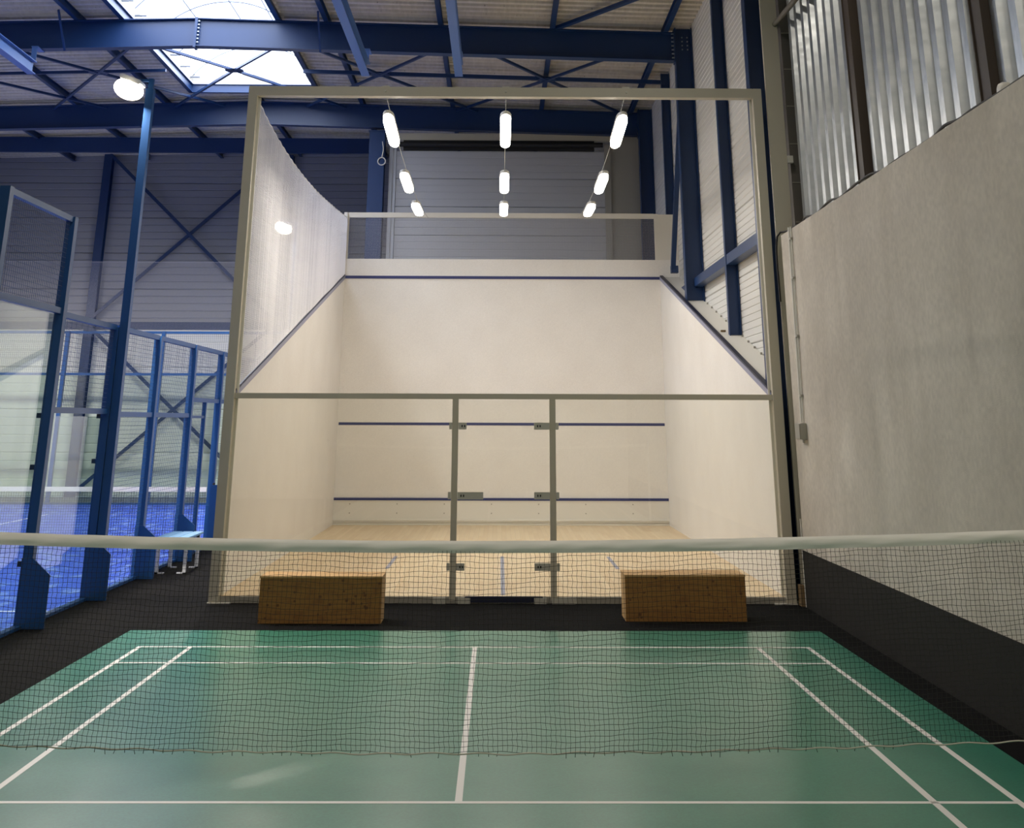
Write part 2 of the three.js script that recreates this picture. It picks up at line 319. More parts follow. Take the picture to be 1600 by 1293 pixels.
for (let i = 0; i < NP; i++) {
  const z0 = SKY.z0 + (SKY.z1 - SKY.z0) * i / NP, z1 = SKY.z0 + (SKY.z1 - SKY.z0) * (i + 1) / NP;
  const g = new THREE.CylinderGeometry(skyR, skyR, z1 - z0 - 0.01, 16, 1, true, Math.PI - skyA, 2 * skyA); g.rotateX(Math.PI / 2); g.translate(skyCX, skyCY, (z0 + z1) / 2);
  part(sky, 'pane', g, M.skyGlow);
  const pts = []; for (let k = 0; k <= 12; k++) { const a = -skyA + 2 * skyA * k / 12; pts.push([skyCX + (skyR - 0.03) * Math.sin(a), skyCY + (skyR - 0.03) * Math.cos(a), z0 + 0.02]); }
  part(sky, 'curved_rib', tube(pts, 0.014, 24, 5), M.skyRib);
}
for (const z of [SKY.z0, SKY.z1]) { const pts = []; for (let k = 0; k <= 16; k++) { const a = -skyA + 2 * skyA * k / 16; pts.push([skyCX + skyR * Math.sin(a), skyCY + skyR * Math.cos(a)]); } part(sky, 'end_pane', prism(pts, 'z', z - 0.005, z + 0.005), M.skyGlow); }
for (const k of [-0.5, 0, 0.5]) part(sky, 'glazing_bar', bar([skyCX + (skyR - 0.03) * Math.sin(skyA * k), skyCY + (skyR - 0.03) * Math.cos(skyA * k), SKY.z0], [skyCX + (skyR - 0.03) * Math.sin(skyA * k), skyCY + (skyR - 0.03) * Math.cos(skyA * k), SKY.z1], 0.018, 0.018), M.skyRib);
for (let i = 0; i < 12; i++) { const z = SKY.z0 + 0.15 + i * 0.9; part(sky, 'clip', box(SKY.x0, SKY.x0 + 0.22, 9.47, 9.49, z, z + 0.05), M.skyRib); }
panelLight(sky, skyCX, 9.44, (SKY.z0 + SKY.z1) / 2, SKY.x1 - SKY.x0 - 0.1, SKY.z1 - SKY.z0 - 0.1, SKYLIGHT, 0xeaf2ff);

// portal frames
FRAMES.forEach((z, i) => {
  const where = ['over the grey sectional door', 'with a bolted ridge splice across the skylight', 'above the squash court glass front', 'over the badminton court net', 'over the near end of the badminton court'][i];
  const f = struct('portal_frame', 'blue steel portal frame ' + where, 'steel frame');
  const D = 0.56, W = 0.21;
  for (const [xa, xb] of [[HALL.x0 + 0.28, RIDGE_X], [RIDGE_X, 3.245]]) part(f, 'rafter', iBeam([xa, roofTop(xa) - D / 2, z], [xb, roofTop(xb) - D / 2, z], W, D, 0.018, 0.012), M.steelBlue);
  if (i < 3) part(f, 'column', iBeam([3.4275, 0, z], [3.4275, roofTop(3.45) + 0.1, z], W, 0.325, 0.016, 0.011), M.steelBlue);
  part(f, 'column', iBeam([HALL.x0 + 0.135, 0, z], [HALL.x0 + 0.135, roofTop(HALL.x0), z], W, 0.27, 0.016, 0.011), M.steelBlue);
  part(f, 'splice_plate', box(RIDGE_X - 0.025, RIDGE_X + 0.025, roofTop(RIDGE_X) - D - 0.03, roofTop(RIDGE_X) + 0.01, z - 0.115, z + 0.115), M.steelBlue);
  if (i < 3) part(f, 'end_plate', box(3.245, 3.265, 8.36, 9.02, z - 0.11, z + 0.11), M.steelBlue);
  if (i === 1) {
    const bl = []; for (let k = 0; k < 7; k++) bl.push([RIDGE_X + 0.025, RIDGE_X + 0.06, 8.7 + k * 0.07, 8.725 + k * 0.07, z + 0.05, z + 0.08]);
    for (let k = 0; k < 7; k++) bl.push([3.2, 3.245, 8.44 + k * 0.08, 8.465 + k * 0.08, z + 0.05, z + 0.078]);
    for (let k = 0; k < 4; k++) for (const x of [3.4, 3.5]) bl.push([x, x + 0.022, 8.62 + k * 0.08, 8.642 + k * 0.08, z + 0.006, z + 0.03]);
    stuff(f, 'bolts', boxes(bl), M.bolt);
  }
});
{
  const c = struct('column_1', 'blue steel column standing under the rafter left of the grey sectional door', 'column');
  part(c, 'shaft', iBeam([-3.01, 0, -13.2], [-3.01, 8.45, -13.2], 0.37, 0.3, 0.02, 0.014, true), M.steelBlue);
  part(c, 'cap_plate', box(-3.22, -2.8, 8.45, 8.475, -13.37, -13.03), M.steelBlue);
}

// ribbed cladding panel profiles (sandwich panels, one metre high)
function claddingX(X, y0, y1, z0, z1, pitch, depth = 0.011) {        // face looks to -x, ribs along z
  const pts = [[X + 0.06, y0]]; for (let y = y0 + 0.004; y < y1 - 0.004; y += pitch) { const e = Math.min(y + pitch, y1 - 0.004); pts.push([X + depth, y], [X, y + 0.012], [X, Math.max(y + 0.013, e - 0.012)], [X + depth, Math.max(y + 0.014, e - 0.001)]); } pts.push([X + 0.06, y1]);
  return prism(pts, 'z', z0, z1);
}
function claddingZ(Z, y0, y1, x0, x1, pitch, depth = 0.016) {        // face looks to +z, ribs along x
  const pts = [[Z - 0.06, y0]]; for (let y = y0 + 0.004; y < y1 - 0.004; y += pitch) { const e = Math.min(y + pitch, y1 - 0.004); pts.push([Z - depth, y], [Z, y + 0.02], [Z, Math.max(y + 0.021, e - 0.02)], [Z - depth, Math.max(y + 0.022, e - 0.001)]); } pts.push([Z - 0.06, y1]);
  return prism(pts, 'x', x0, x1);
}
// right wall beside the squash court
const wallRight = struct('wall_right', 'white ribbed cladding wall with blue posts behind the squash court', 'wall');
part(wallRight, 'backing', box(3.66, 3.9, 0, 9.46, HALL.z0 - 0.3, -0.3), M.claddingGrey);
for (let y = 0; y < 9.3; y += 1) for (const [a, b] of [[HALL.z0, -13.2], [-13.2, -6.85], [-6.85, -0.38]]) part(wallRight, 'cladding_panel', claddingX(3.6, y, Math.min(y + 1, 9.4), a, b, 0.1), M.cladding);
for (const z of [-16.4, -10.0, -3.65]) part(wallRight, 'wall_post', iBeam([3.5, 0, z], [3.5, roofTop(3.5) + 0.1, z], 0.12, 0.18, 0.012, 0.008), M.steelBlue);
for (const [a, b] of [[-8.9, -6.95], [-6.85, -3.66], [-3.65, -0.6]]) { part(wallRight, 'girt', boxes([[3.42, 3.435, 4.2, 4.35, a, b], [3.435, 3.58, 4.335, 4.35, a, b], [3.435, 3.58, 4.2, 4.215, a, b]]), M.steelBlue); }
part(wallRight, 'wall_brace', bar([3.4, 4.8, -9.25], [3.4, 8.2, -6.98], 0.09, 0.1), M.steelBlue);
part(wallRight, 'brace_foot', box(3.36, 3.5, 4.72, 4.86, -9.36, -9.2), M.steelBlue);
// the hall's other walls
const wallBack = struct('wall_back', 'white ribbed cladding wall with blue columns and cross braces behind the padel court', 'wall');
part(wallBack, 'backing', box(HALL.x0 - 0.3, 3.9, 0, 9.46, HALL.z0 - 0.4, HALL.z0 - 0.06), M.claddingGrey);
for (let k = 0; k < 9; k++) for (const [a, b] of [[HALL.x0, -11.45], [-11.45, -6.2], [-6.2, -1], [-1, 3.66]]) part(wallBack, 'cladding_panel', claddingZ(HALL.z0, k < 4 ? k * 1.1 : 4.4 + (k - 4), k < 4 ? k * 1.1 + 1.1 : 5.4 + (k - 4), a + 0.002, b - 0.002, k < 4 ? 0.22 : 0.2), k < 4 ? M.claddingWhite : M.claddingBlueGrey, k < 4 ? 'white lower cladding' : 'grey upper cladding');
for (const x of [-11.45, -6.2, -1]) part(wallBack, 'wall_column', iBeam([x, 0, HALL.z0 + 0.12], [x, 9.2, HALL.z0 + 0.12], 0.24, 0.22, 0.014, 0.009, true), M.steelBlue);
part(wallBack, 'girt', box(HALL.x0, 3.5, 4.3, 4.5, HALL.z0, HALL.z0 + 0.06), M.steelBlue);
for (const [ya, yb] of [[4.6, 9.55], [-0.1, 4.35]]) { for (const s of [0, 1]) part(wallBack, 'cross_brace', bar([-11.4, s ? Math.min(yb, 9.2) : Math.max(ya, 0.05), HALL.z0 + 0.2 + s * 0.05], [-6.4, s ? Math.max(ya, 0.05) : Math.min(yb, 9.2), HALL.z0 + 0.2 + s * 0.05], 0.05, 0.09), M.steelBlue); }
const wallLeft = struct('wall_left', 'white cladding wall on the far side of the padel court', 'wall');
part(wallLeft, 'backing', box(HALL.x0 - 0.3, HALL.x0, 0, 9.46, HALL.z0 - 0.3, HALL.z1 + 0.3), M.cladding);
const wallNear = struct('wall_front', 'plain white hall wall opposite the squash court', 'wall');
part(wallNear, 'backing', box(HALL.x0 - 0.3, 4.7, 0, 9.46, HALL.z1, HALL.z1 + 0.3), M.cladding);

// grey sectional door and its dark surround behind the squash court
const door = struct('door_1', 'tall grey sectional door behind the squash court lamps', 'sectional door');
for (let y = 0; y < 8; y += 0.67) part(door, 'door_section', claddingZ(-13.32, y, Math.min(y + 0.667, 8.04), -2.55, 2.43, 0.167, 0.006), M.claddingGrey);
part(door, 'guide_rail', box(-2.72, -2.64, 0, 8.3, -13.4, -13.26), M.paleSteel); part(door, 'guide_rail', box(-2.64, -2.56, 0, 8.2, -13.4, -13.3), M.paleSteel);
part(door, 'guide_rail', box(2.43, 2.58, 0, 8.2, -13.4, -13.28), M.boxGrey);
part(door, 'spring_shaft', cyl([-2.5, 8.18, -13.24], [2.4, 8.18, -13.24], 0.06), M.blackCable);
part(door, 'shaft_housing', box(-2.4, 2.2, 8.06, 8.3, -13.42, -13.32), M.blackCable, 'dark strip over the door');
const partition = struct('partition_wall', 'dark grey panel wall right of the tall sectional door', 'wall');
part(partition, 'panel', box(2.58, 3.6, 0, 8.42, -13.44, -13.33), M.boxGrey);
part(partition, 'header_panel', box(-2.75, 2.58, 8.3, 8.47, -13.44, -13.33), M.beige);
{
  const r = thing('cable_loop', 'small white cable loop hanging on the blue column by the sectional door', 'cable');
  const t1 = new THREE.TorusGeometry(0.09, 0.014, 6, 20); t1.translate(-2.88, 7.72, -13.035); part(r, 'coil', t1, M.whitePlastic);
  part(r, 'tail', tube([[-2.88, 7.81, -13.036], [-2.85, 8.0, -13.036], [-2.88, 8.2, -13.036]], 0.012, 12, 5), M.whitePlastic);
}

// right concrete wall with black kick band, corrugated sheet above
const WX = 3.38, WZ = 0.28, WTOP = 4.08;
const wallConcrete = struct('wall_concrete', 'stained pale concrete wall beside the badminton court', 'wall');
part(wallConcrete, 'concrete_panel', box(WX, 3.62, 0, WTOP, WZ, HALL.z1), M.concrete);
part(wallConcrete, 'kick_band', box(WX - 0.012, WX, 0, 0.575, WZ - 0.005, HALL.z1), M.kick, 'black band along the foot of the wall');
part(wallConcrete, 'end_trim', box(WX - 0.014, WX + 0.02, 0, 0.9, WZ - 0.03, WZ - 0.006), M.whitePlastic);
const sheetWall = struct('wall_corrugated', 'shiny corrugated galvanised steel wall above the concrete wall', 'wall');
function corrugated(X, z0, z1, y0, y1, p) {
  const P = [], U = [], I = [], d = 0.085; const prof = [[0, 0], [0.36, 0], [0.46, 1], [0.86, 1], [1, 0]]; const pts = [];
  for (let z = z0; z < z1 - 1e-6; z += p) for (let i = 0; i < prof.length - 1; i++) { const q = z + prof[i][0] * p; if (q <= z1) pts.push([q, prof[i][1] * d]); } pts.push([z1, 0]);
  for (let i = 0; i + 1 < pts.length; i++) { const [a, xa] = pts[i], [b, xb] = pts[i + 1], k = P.length / 3; P.push(X + xa, y0, a, X + xa, y1, a, X + xb, y1, b, X + xb, y0, b); U.push(a, y0, a, y1, b, y1, b, y0); I.push(k, k + 1, k + 2, k, k + 2, k + 3); }
  const g = new THREE.BufferGeometry(); g.setAttribute('position', new THREE.Float32BufferAttribute(P, 3)); g.setAttribute('uv', new THREE.Float32BufferAttribute(U, 2)); g.setIndex(I); g.computeVertexNormals(); return g.toNonIndexed();
}
function flat(g) { const q = g.index ? g.toNonIndexed() : g; q.computeVertexNormals(); return q; }
for (const [a, b] of [[0.3, 2.9], [2.9, 6.1], [6.1, 9.3], [9.3, 12.5], [12.5, HALL.z1]]) part(sheetWall, 'corrugated_sheet', flat(corrugated(3.67, a, b, WTOP - 0.3, 9.4, 0.325)), M.zinc);
for (const z of [3.05, 6.33, 9.6]) part(sheetWall, 'upright', boxes([[3.6, 3.7, WTOP - 0.1, 9.3, z - 0.09, z + 0.09], [3.585, 3.6, WTOP - 0.1, 9.3, z - 0.09, z - 0.08]]), M.brownPost, 'dark brown upright');
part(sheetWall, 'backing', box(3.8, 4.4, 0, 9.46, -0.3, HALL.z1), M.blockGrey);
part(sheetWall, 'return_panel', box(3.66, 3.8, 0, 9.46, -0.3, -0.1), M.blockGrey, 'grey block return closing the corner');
for (let y = 4.3; y < 9; y += 0.5) part(sheetWall, 'panel_joint', box(3.67, 3.79, y, y + 0.012, -0.1, -0.09), M.boxGrey);
part(sheetWall, 'top_rail', tube([[3.56, 6.9, -0.25], [3.56, 6.86, 0.5], [3.56, 6.82, 1.5], [3.56, 6.8, 4]], 0.035, 16, 8), M.pipeGrey);
const cpost = struct('column_2', 'beige painted steel column between the squash frame and the concrete wall', 'column');
part(cpost, 'shaft', cbox(3.384, 3.592, 0, 9.05, -0.025, 0.03, 0.005), M.beige);
part(cpost, 'base_plate', box(3.35, 3.62, 0, 0.02, -0.1, 0.1), M.beige);
part(cpost, 'bracket', box(3.592, 3.66, 5.03, 5.12, 0.0, 0.06), M.offWhite, 'pale bracket to the metal sheet');
{
  const t = thing('wooden_block', 'short weathered timber block wedged between squash frame and concrete wall', 'wood block');
  part(t, 'block', cbox(3.325, 3.372, 0, 0.215, 0.1, 0.22, 0.004), M.timber);
  const c = thing('conduit', 'white conduit running down the concrete wall to a grey box', 'conduit');
  part(c, 'pipe', cyl([WX - 0.018, 1.93, 0.72], [WX - 0.018, WTOP + 0.02, 0.8], 0.016, 10), M.whitePlastic);
  part(c, 'pipe', cyl([WX - 0.014, 1.93, 0.78], [WX - 0.014, WTOP + 0.02, 0.87], 0.009, 8), M.whitePlastic);
  for (const y of [2.2, 2.85, 3.5, 3.95]) part(c, 'clip', box(WX - 0.03, WX, y, y + 0.025, 0.7 + (y - 1.9) * 0.04, 0.8 + (y - 1.9) * 0.04), M.boxGrey);
  const e = thing('junction_box', 'small grey electrical box on the concrete wall', 'electrical box');
  part(e, 'body', cbox(WX - 0.075, WX, 1.75, 1.92, 0.64, 0.86, 0.008), M.boxGrey); part(e, 'lid', cbox(WX - 0.085, WX - 0.076, 1.755, 1.915, 0.646, 0.854, 0.002), M.boxGrey); part(e, 'cable_gland', cyl([WX - 0.04, 1.715, 0.84], [WX - 0.04, 1.75, 0.84], 0.015, 10), M.boxGrey);
  const k = thing('power_cable', 'black cable sagging along the top edge of the concrete wall', 'cable');
  const r = rng(77), pts = []; for (let z = 0.3; z < 9.5; z += 0.28) pts.push([WX + 0.03 + r() * 0.03, WTOP + 0.02 + (r() < 0.25 ? 0.025 : 0), z]);
  pts.unshift([3.335, 3.3, 0.2], [3.335, 3.98, 0.21], [3.36, WTOP + 0.03, 0.25]); part(k, 'cable', tube(pts, 0.013, 140, 6), M.blackCable);
  const d = thing('alarm_sounder', 'round white sounder sitting on top of the concrete wall', 'sounder');
  const lg = new THREE.LatheGeometry([[0, 0], [0.055, 0], [0.062, 0.012], [0.062, 0.05], [0.05, 0.075], [0.02, 0.085], [0, 0.085]].map(p => new THREE.Vector2(...p)), 24); lg.rotateZ(Math.PI / 2); lg.translate(WX + 0.165, WTOP + 0.065, 6.86); part(d, 'housing', lg, M.whitePlastic);
  part(d, 'base', box(WX + 0.11, WX + 0.2, WTOP, WTOP + 0.02, 6.81, 6.91), M.whitePlastic);
}

// ------------------------------------------------------------------ squash court
const CW = 3.2, CL = 9.75;
const sFloor = struct('floor_squash', 'pale maple strip floor of the squash court with blue lines', 'floor');
part(sFloor, 'boards', box(-CW, CW, 0.0, SY, -CL, -0.02), M.maple);
part(sFloor, 'edge_strip', box(-CW, CW, 0.0, SY - 0.004, -0.02, 0.02), M.boxGrey, 'grey edge strip under the glass');
part(sFloor, 'court_line', box(-0.025, 0.025, SY, SY + 0.0015, -4.22, -0.1), M.lilac, 'blue centre line');
for (const s of [-1, 1]) part(sFloor, 'court_line', box(s * 1.55 - 0.025, s * 1.55 + 0.025, SY, SY + 0.0015, -4.22, -2.66), M.lilac, 'blue service box line');
const sFront = struct('wall_squash_front', 'white front wall of the squash court with blue lines and tin', 'wall');
part(sFront, 'wall_panel', box(-CW - 0.1, 3.6, 0, 5.035, -CL - 0.12, -CL), M.plaster);
part(sFront, 'side_panel', box(3.2, 3.6, 5.035, 5.96, -CL - 0.1, -CL), M.offWhite);
part(sFront, 'tin_board', box(-CW, CW, SY + 0.045, SY + 0.40, -CL, -CL + 0.03), M.tin, 'white tin board at the foot of the wall');
part(sFront, 'tin_bead', box(-CW, CW, SY + 0.075, SY + 0.105, -CL + 0.03, -CL + 0.045), M.tin);
part(sFront, 'tin_foot', box(-CW, CW, SY, SY + 0.04, -CL, -CL + 0.02), M.offWhite);
part(sFront, 'tin_bead', box(-CW, CW, SY + 0.40, SY + 0.43, -CL, -CL + 0.035), M.offWhite);
part(sFront, 'tin_line', box(-CW, CW, SY + 0.432, SY + 0.478, -CL, -CL + 0.035), M.blueLine, 'blue tin line');
{ const s = []; for (let x = -2.9; x < 3; x += 0.9) { s.push([x, x + 0.02, SY + 0.2, SY + 0.22, -CL + 0.03, -CL + 0.034], [x, x + 0.02, SY + 0.36, SY + 0.38, -CL + 0.03, -CL + 0.034]); } stuff(sFront, 'tin_screws', boxes(s), M.boxGrey); }
part(sFront, 'service_line', box(-CW + 0.02, CW - 0.02, SY + 1.78, SY + 1.83, -CL, -CL + 0.003), M.blueLine, 'blue service line');
part(sFront, 'out_line', box(-CW, CW, SY + 4.57, SY + 4.625, -CL, -CL + 0.012), M.blueLine, 'blue out line');
part(sFront, 'net_frame_post', cbox(-3.25, -3.17, 5.035, 5.97, -CL - 0.06, -CL + 0.0, 0.005), M.offWhite); part(sFront, 'net_frame_post', cbox(3.12, 3.2, 5.035, 5.97, -CL - 0.06, -CL, 0.005), M.offWhite);
part(sFront, 'net_frame_rail', cbox(-3.17, 3.12, 5.875, 5.975, -CL - 0.06, -CL, 0.005), M.offWhite);
part(sFront, 'corner_flat', box(-3.27, -3.2, 4.66, 5.97, -CL - 0.05, -CL + 0.05), M.offWhite);
// side walls, cut along the falling out line
const slope = (4.57 - 2.13) / CL, outY = z => SY + 2.13 - slope * z;
for (const s of [-1, 1]) {
  const w = struct(s < 0 ? 'wall_squash_left' : 'wall_squash_right', s < 0 ? 'white squash side wall under the large white side net' : 'white squash side wall beneath the sloping white ledge', 'wall');
  const pts = [[0, 0], [0, outY(0)], [-CL, outY(-CL)], [-CL, 0]], x0 = s < 0 ? -CW - 0.1 : CW, x1 = s < 0 ? -CW : CW + 0.058;
  part(w, 'wall_panel', prism(pts, 'x', x0, x1), M.plaster);
  const strip = (a, b, o) => { const p = [[-0.02, outY(0) + a], [-0.02, outY(0) + b], [-CL, outY(-CL) + b], [-CL, outY(-CL) + a]]; return s < 0 ? prism(p, 'x', -CW - 0.1, -CW + o) : prism(p, 'x', CW - o, CW + 0.058); };
  part(w, 'out_line', strip(-0.003, 0.062, 0.012), M.lilac, 'grey blue out line channel'); part(w, 'line_cap', strip(0.062, 0.085, 0.004), M.darkBlueEdge, 'dark blue upper edge of the out line');
  if (s > 0) {
    const ledge = (za, zb, xb) => { const lp = []; for (const z of [za, zb]) lp.push([z, outY(z) + 0.05]); for (const z of [zb, za]) lp.push([z, outY(z) + 0.02]); part(w, 'sloping_ledge', prism(lp, 'x', CW + 0.058, xb), M.offWhite, 'sloping white ledge'); };
    ledge(-0.62, -CL, 3.6); ledge(-0.05, -0.62, 3.262);
    const sc = []; for (let z = -1; z > -9; z -= 0.42) sc.push([3.565, 3.59, outY(z) + 0.045, outY(z) + 0.075, z, z + 0.03]); stuff(w, 'ledge_screws', boxes(sc), M.boxGrey);
    for (const z of [-3.9]) part(w, 'ledge_clip', box(3.33, 3.4, outY(z) + 0.05, outY(z) + 0.075, z - 0.03, z + 0.03), M.timber);
  }
}
// goal-shaped steel frame at the open end
const frame = struct('squash_frame', 'tall beige steel frame holding the squash court glass front', 'steel frame');
for (const s of [-1, 1]) {
  part(frame, 'post', cbox(s < 0 ? -3.312 : 3.2, s < 0 ? -3.2 : 3.312, 0, 5.995, -0.06, 0.06, 0.006), M.beige);
  part(frame, 'inner_flat', box(s < 0 ? -3.2 : 3.17, s < 0 ? -3.17 : 3.2, SY, 5.87, -0.075, -0.055), M.offWhite);
  part(frame, 'foot_plate', box(s < 0 ? -3.32 : 3.06, s < 0 ? -3.06 : 3.32, 0, 0.012, -0.05, 0.08), M.offWhite);
}
part(frame, 'top_beam', cbox(-3.2, 3.2, 5.872, 5.995, -0.06, 0.06, 0.006), M.beige);
part(frame, 'cross_rail', cbox(-3.2, 3.2, 2.178, 2.24, -0.03, 0.03, 0.004), M.beige);
for (const x of [-0.574, 0.574]) part(frame, 'mullion', cbox(x - 0.036, x + 0.036, 0.03, 2.178, -0.03, 0.03, 0.004), M.beige);
for (const x of [-1.55, 0.005, 1.56]) { part(frame, 'cable_eye', cyl([x, 5.935, 0.05], [x, 5.935, 0.085], 0.012, 8), M.galvanised); part(frame, 'cable_lug', box(x - 0.05, x + 0.05, 5.995, 6.01, -0.05, 0.05), M.galvanised); }
for (const x of [-0.72, -0.44, 0.42, 0.62, 0.76]) part(frame, 'floor_clamp', cbox(x - 0.07, x + 0.07, 0.0, 0.06, 0.02, 0.05, 0.004), M.galvanised);
// glass
for (const [x0, x1, lb] of [[-3.2, -0.61, 'large clear glass panel left of the squash court glass door'], [0.61, 3.2, 'large clear glass panel right of the squash court glass door']]) { const g = thing('glass_panel', lb, 'glass panel', { group: undefined }); part(g, 'pane', box(x0, x1, 0.03, 2.178, -0.006, 0.006), M.glass); }
{
  const d = thing('glass_door', 'clear frameless glass door of the squash court with steel hinges', 'glass door');
  part(d, 'pane', box(-0.535, 0.535, 0.075, 2.17, -0.006, 0.006), M.glass);
  const plate = (x0, x1, y0, y1, n) => { const p = part(d, n, cbox(x0, x1, y0, y1, 0.008, 0.042, 0.004), M.galvanised, 'grey steel plate'); const s = []; for (const x of [x0 + 0.035, x0 + 0.065]) s.push([x, x + 0.014, (y0 + y1) / 2 - 0.012, (y0 + y1) / 2 + 0.012, 0.042, 0.046]); stuff(p, 'screws', boxes(s), M.blackCable); };
  for (const y of [1.84, 1.083, 0.336]) { plate(0.355, 0.536, y, y + 0.078, 'hinge_plate'); }
  for (const y of [1.84, 0.336]) plate(-0.535, -0.44, y, y + 0.076, 'corner_plate');
  plate(-0.535, -0.236, 1.08, 1.16, 'lock_plate');
  part(d, 'door_sweep', cbox(-0.43, 0.45, 0.013, 0.072, 0.0, 0.04, 0.004), M.rubber, 'dark blue rubber sweep');
}
for (const [x0, x1] of [[-0.645, -0.612], [0.612, 0.645]]) for (const y of [1.84, 1.083, 0.336]) part(frame, 'hinge_half', cbox(x0, x1, y, y + 0.078, 0.008, 0.042, 0.004), M.galvanised);
// nets above the side wall and the front wall
{
  const n = thing('side_net', 'large white fine mesh net above the left squash wall', 'net');
  const L = [], r = rng(5), top = z => { const t = -z / CL; return 5.87 - 0.26 * Math.sin(Math.PI * Math.min(1, Math.max(0, t)) ** 0.75) - 0.02 * Math.abs(Math.sin(z * 9)); };
  for (let zz = -0.08; zz > -CL + 0.05; zz -= 0.022) { const z = zz + (r() - 0.5) * 0.014, x = -CW + 0.006 * Math.sin(z * 3); L.push([[x, outY(z) + 0.09, z], [x, (outY(z) + top(z)) / 2, z + (r() - 0.5) * 0.01], [x, top(z), z]]); }
  for (let y = 2.3; y < 5.86; y += 0.024) { let pts = []; for (let z = -0.08; z >= -CL; z -= 0.12) { if (y > outY(z) + 0.09 && y < top(z)) pts.push([-CW + 0.006 * Math.sin(z * 3), y, z]); else { if (pts.length > 1) L.push(pts); pts = []; } } if (pts.length > 1) L.push(pts); }
  stuff(n, 'mesh', threads(L, 0.0032), M.netWhite);
  const hem = []; for (let z = -0.06; z > -CL; z -= 0.1) hem.push([-CW, top(z), z]); part(n, 'head_rope', tube(hem, 0.007, 200, 5), M.netWhite);
  const f = thing('front_net', 'fine mesh net filling the opening above the squash front wall', 'net');
  stuff(f, 'mesh', gridZ(-CL - 0.03, -3.165, 3.115, 5.04, 5.87, 0.022, 0.0014), M.netWhite);
}
// nine lamps on three cables
const wireY = z => 5.87 + 0.96 * (z / CL) * (1 + z / CL);        // sagging wire
[-1.54, 0.005, 1.54].forEach((x, i) => {
  const c = thing('lamp_cable', ['steel wire carrying the three lamps near the white side net', 'steel wire carrying the three lamps over the court centre line', 'steel wire carrying the three lamps near the sloping ledge'][i], 'cable');
  const wp = []; for (let k = 0; k <= 30; k++) wp.push([x, wireY(-CL * k / 30), -0.02 - (CL - 0.025) * k / 30]);
  part(c, 'wire', tube(wp, 0.005, 90, 5), M.galvanised);
  [-0.85, -3.8, -6.4].forEach((z, k) => {
    const t = thing('pendant_lamp', 'bright long white lamp, bloom-rounded ends, on the ' + ['side net wire', 'centre wire', 'sloping ledge wire'][i] + ', ' + ['nearest the glass front', 'middle of its row', 'nearest the squash front wall'][k], 'lamp', { at: [x, wireY(z) - 0.178, z], group: 'squash court lamps' });
    t.rotation.x = -Math.atan(0.96 * (1 + 2 * z / CL) / CL);
    const Lh = 0.66, R = 0.066, E = 0.2, s = new THREE.Shape(); s.moveTo(-R, -Lh + E); s.absellipse(0, -Lh + E, R, E, Math.PI, 2 * Math.PI, false); s.lineTo(R, Lh - E); s.absellipse(0, Lh - E, R, E, 0, Math.PI, false); s.closePath();  // bloom put into the shape: ends stretched to ellipses so they look round
    const mk = (d, y, sc) => { const g = new THREE.ExtrudeGeometry(s, { depth: d, bevelEnabled: true, bevelThickness: 0.006, bevelSize: 0.006, bevelSegments: 2, curveSegments: 12 }); g.scale(sc, sc > 1 ? 1.01 : 1, 1); g.rotateX(Math.PI / 2); g.translate(0, y, 0); return g; };
    part(t, 'housing', mk(0.035, 0.075, 1.04), M.whitePlastic); part(t, 'lamp_diffuser', mk(0.045, 0.03, 0.98), M.lampGlow, 'glowing white diffuser');
    for (const q of [-0.3, 0.3]) part(t, 'hanger', box(-0.006, 0.006, 0.07, 0.168, q - 0.015, q + 0.015), M.galvanised);
    panelLight(t, 0, -0.027, 0, 0.1, 0.95, SQUASH_LAMP, 0xfffaf4);
  });
});
// two plywood boxes in front of the glass
[[-2.49, -1.245, 1.46, 1.07, 'pineA', 'knotty brown plywood box standing before the left glass panel'], [1.26, 2.51, 1.29, 0.85, 'pineB', 'smooth brown plywood box standing before the right glass panel']].forEach(([x0, x1, z1, z0, m, lb]) => {
  const w = x1 - x0, h = 0.435, d = z1 - z0, b = thing('wooden_box', lb, 'box', { at: [(x0 + x1) / 2, 0, (z0 + z1) / 2] }), t = 0.018;
  const uvFit = g => { const p = g.attributes.position, u = new Float32Array(p.count * 2); for (let i = 0; i < p.count; i++) { u[2 * i] = (p.getX(i) + w / 2) / w; u[2 * i + 1] = p.getY(i) / h; } g.setAttribute('uv', new THREE.BufferAttribute(u, 2)); return g; };
  part(b, 'front_board', uvFit(cbox(-w / 2, w / 2, 0, h - t, d / 2 - t, d / 2, 0.002)), M[m]); part(b, 'back_board', uvFit(cbox(-w / 2, w / 2, 0, h - t, -d / 2, -d / 2 + t, 0.002)), M[m]);
  for (const s of [-1, 1]) part(b, 'side_board', prism([[-d / 2 + t, 0.0], [d / 2 - t, 0.0], [d / 2 - t, h - t], [-d / 2 + t, h - t]], 'x', s < 0 ? -w / 2 : w / 2 - t, s < 0 ? -w / 2 + t : w / 2), M.pineTop);
  part(b, 'lid', cbox(-w / 2 - 0.004, w / 2 + 0.004, h - t, h, -d / 2 - 0.004, d / 2 + 0.004, 0.002), M.pineTop);
});

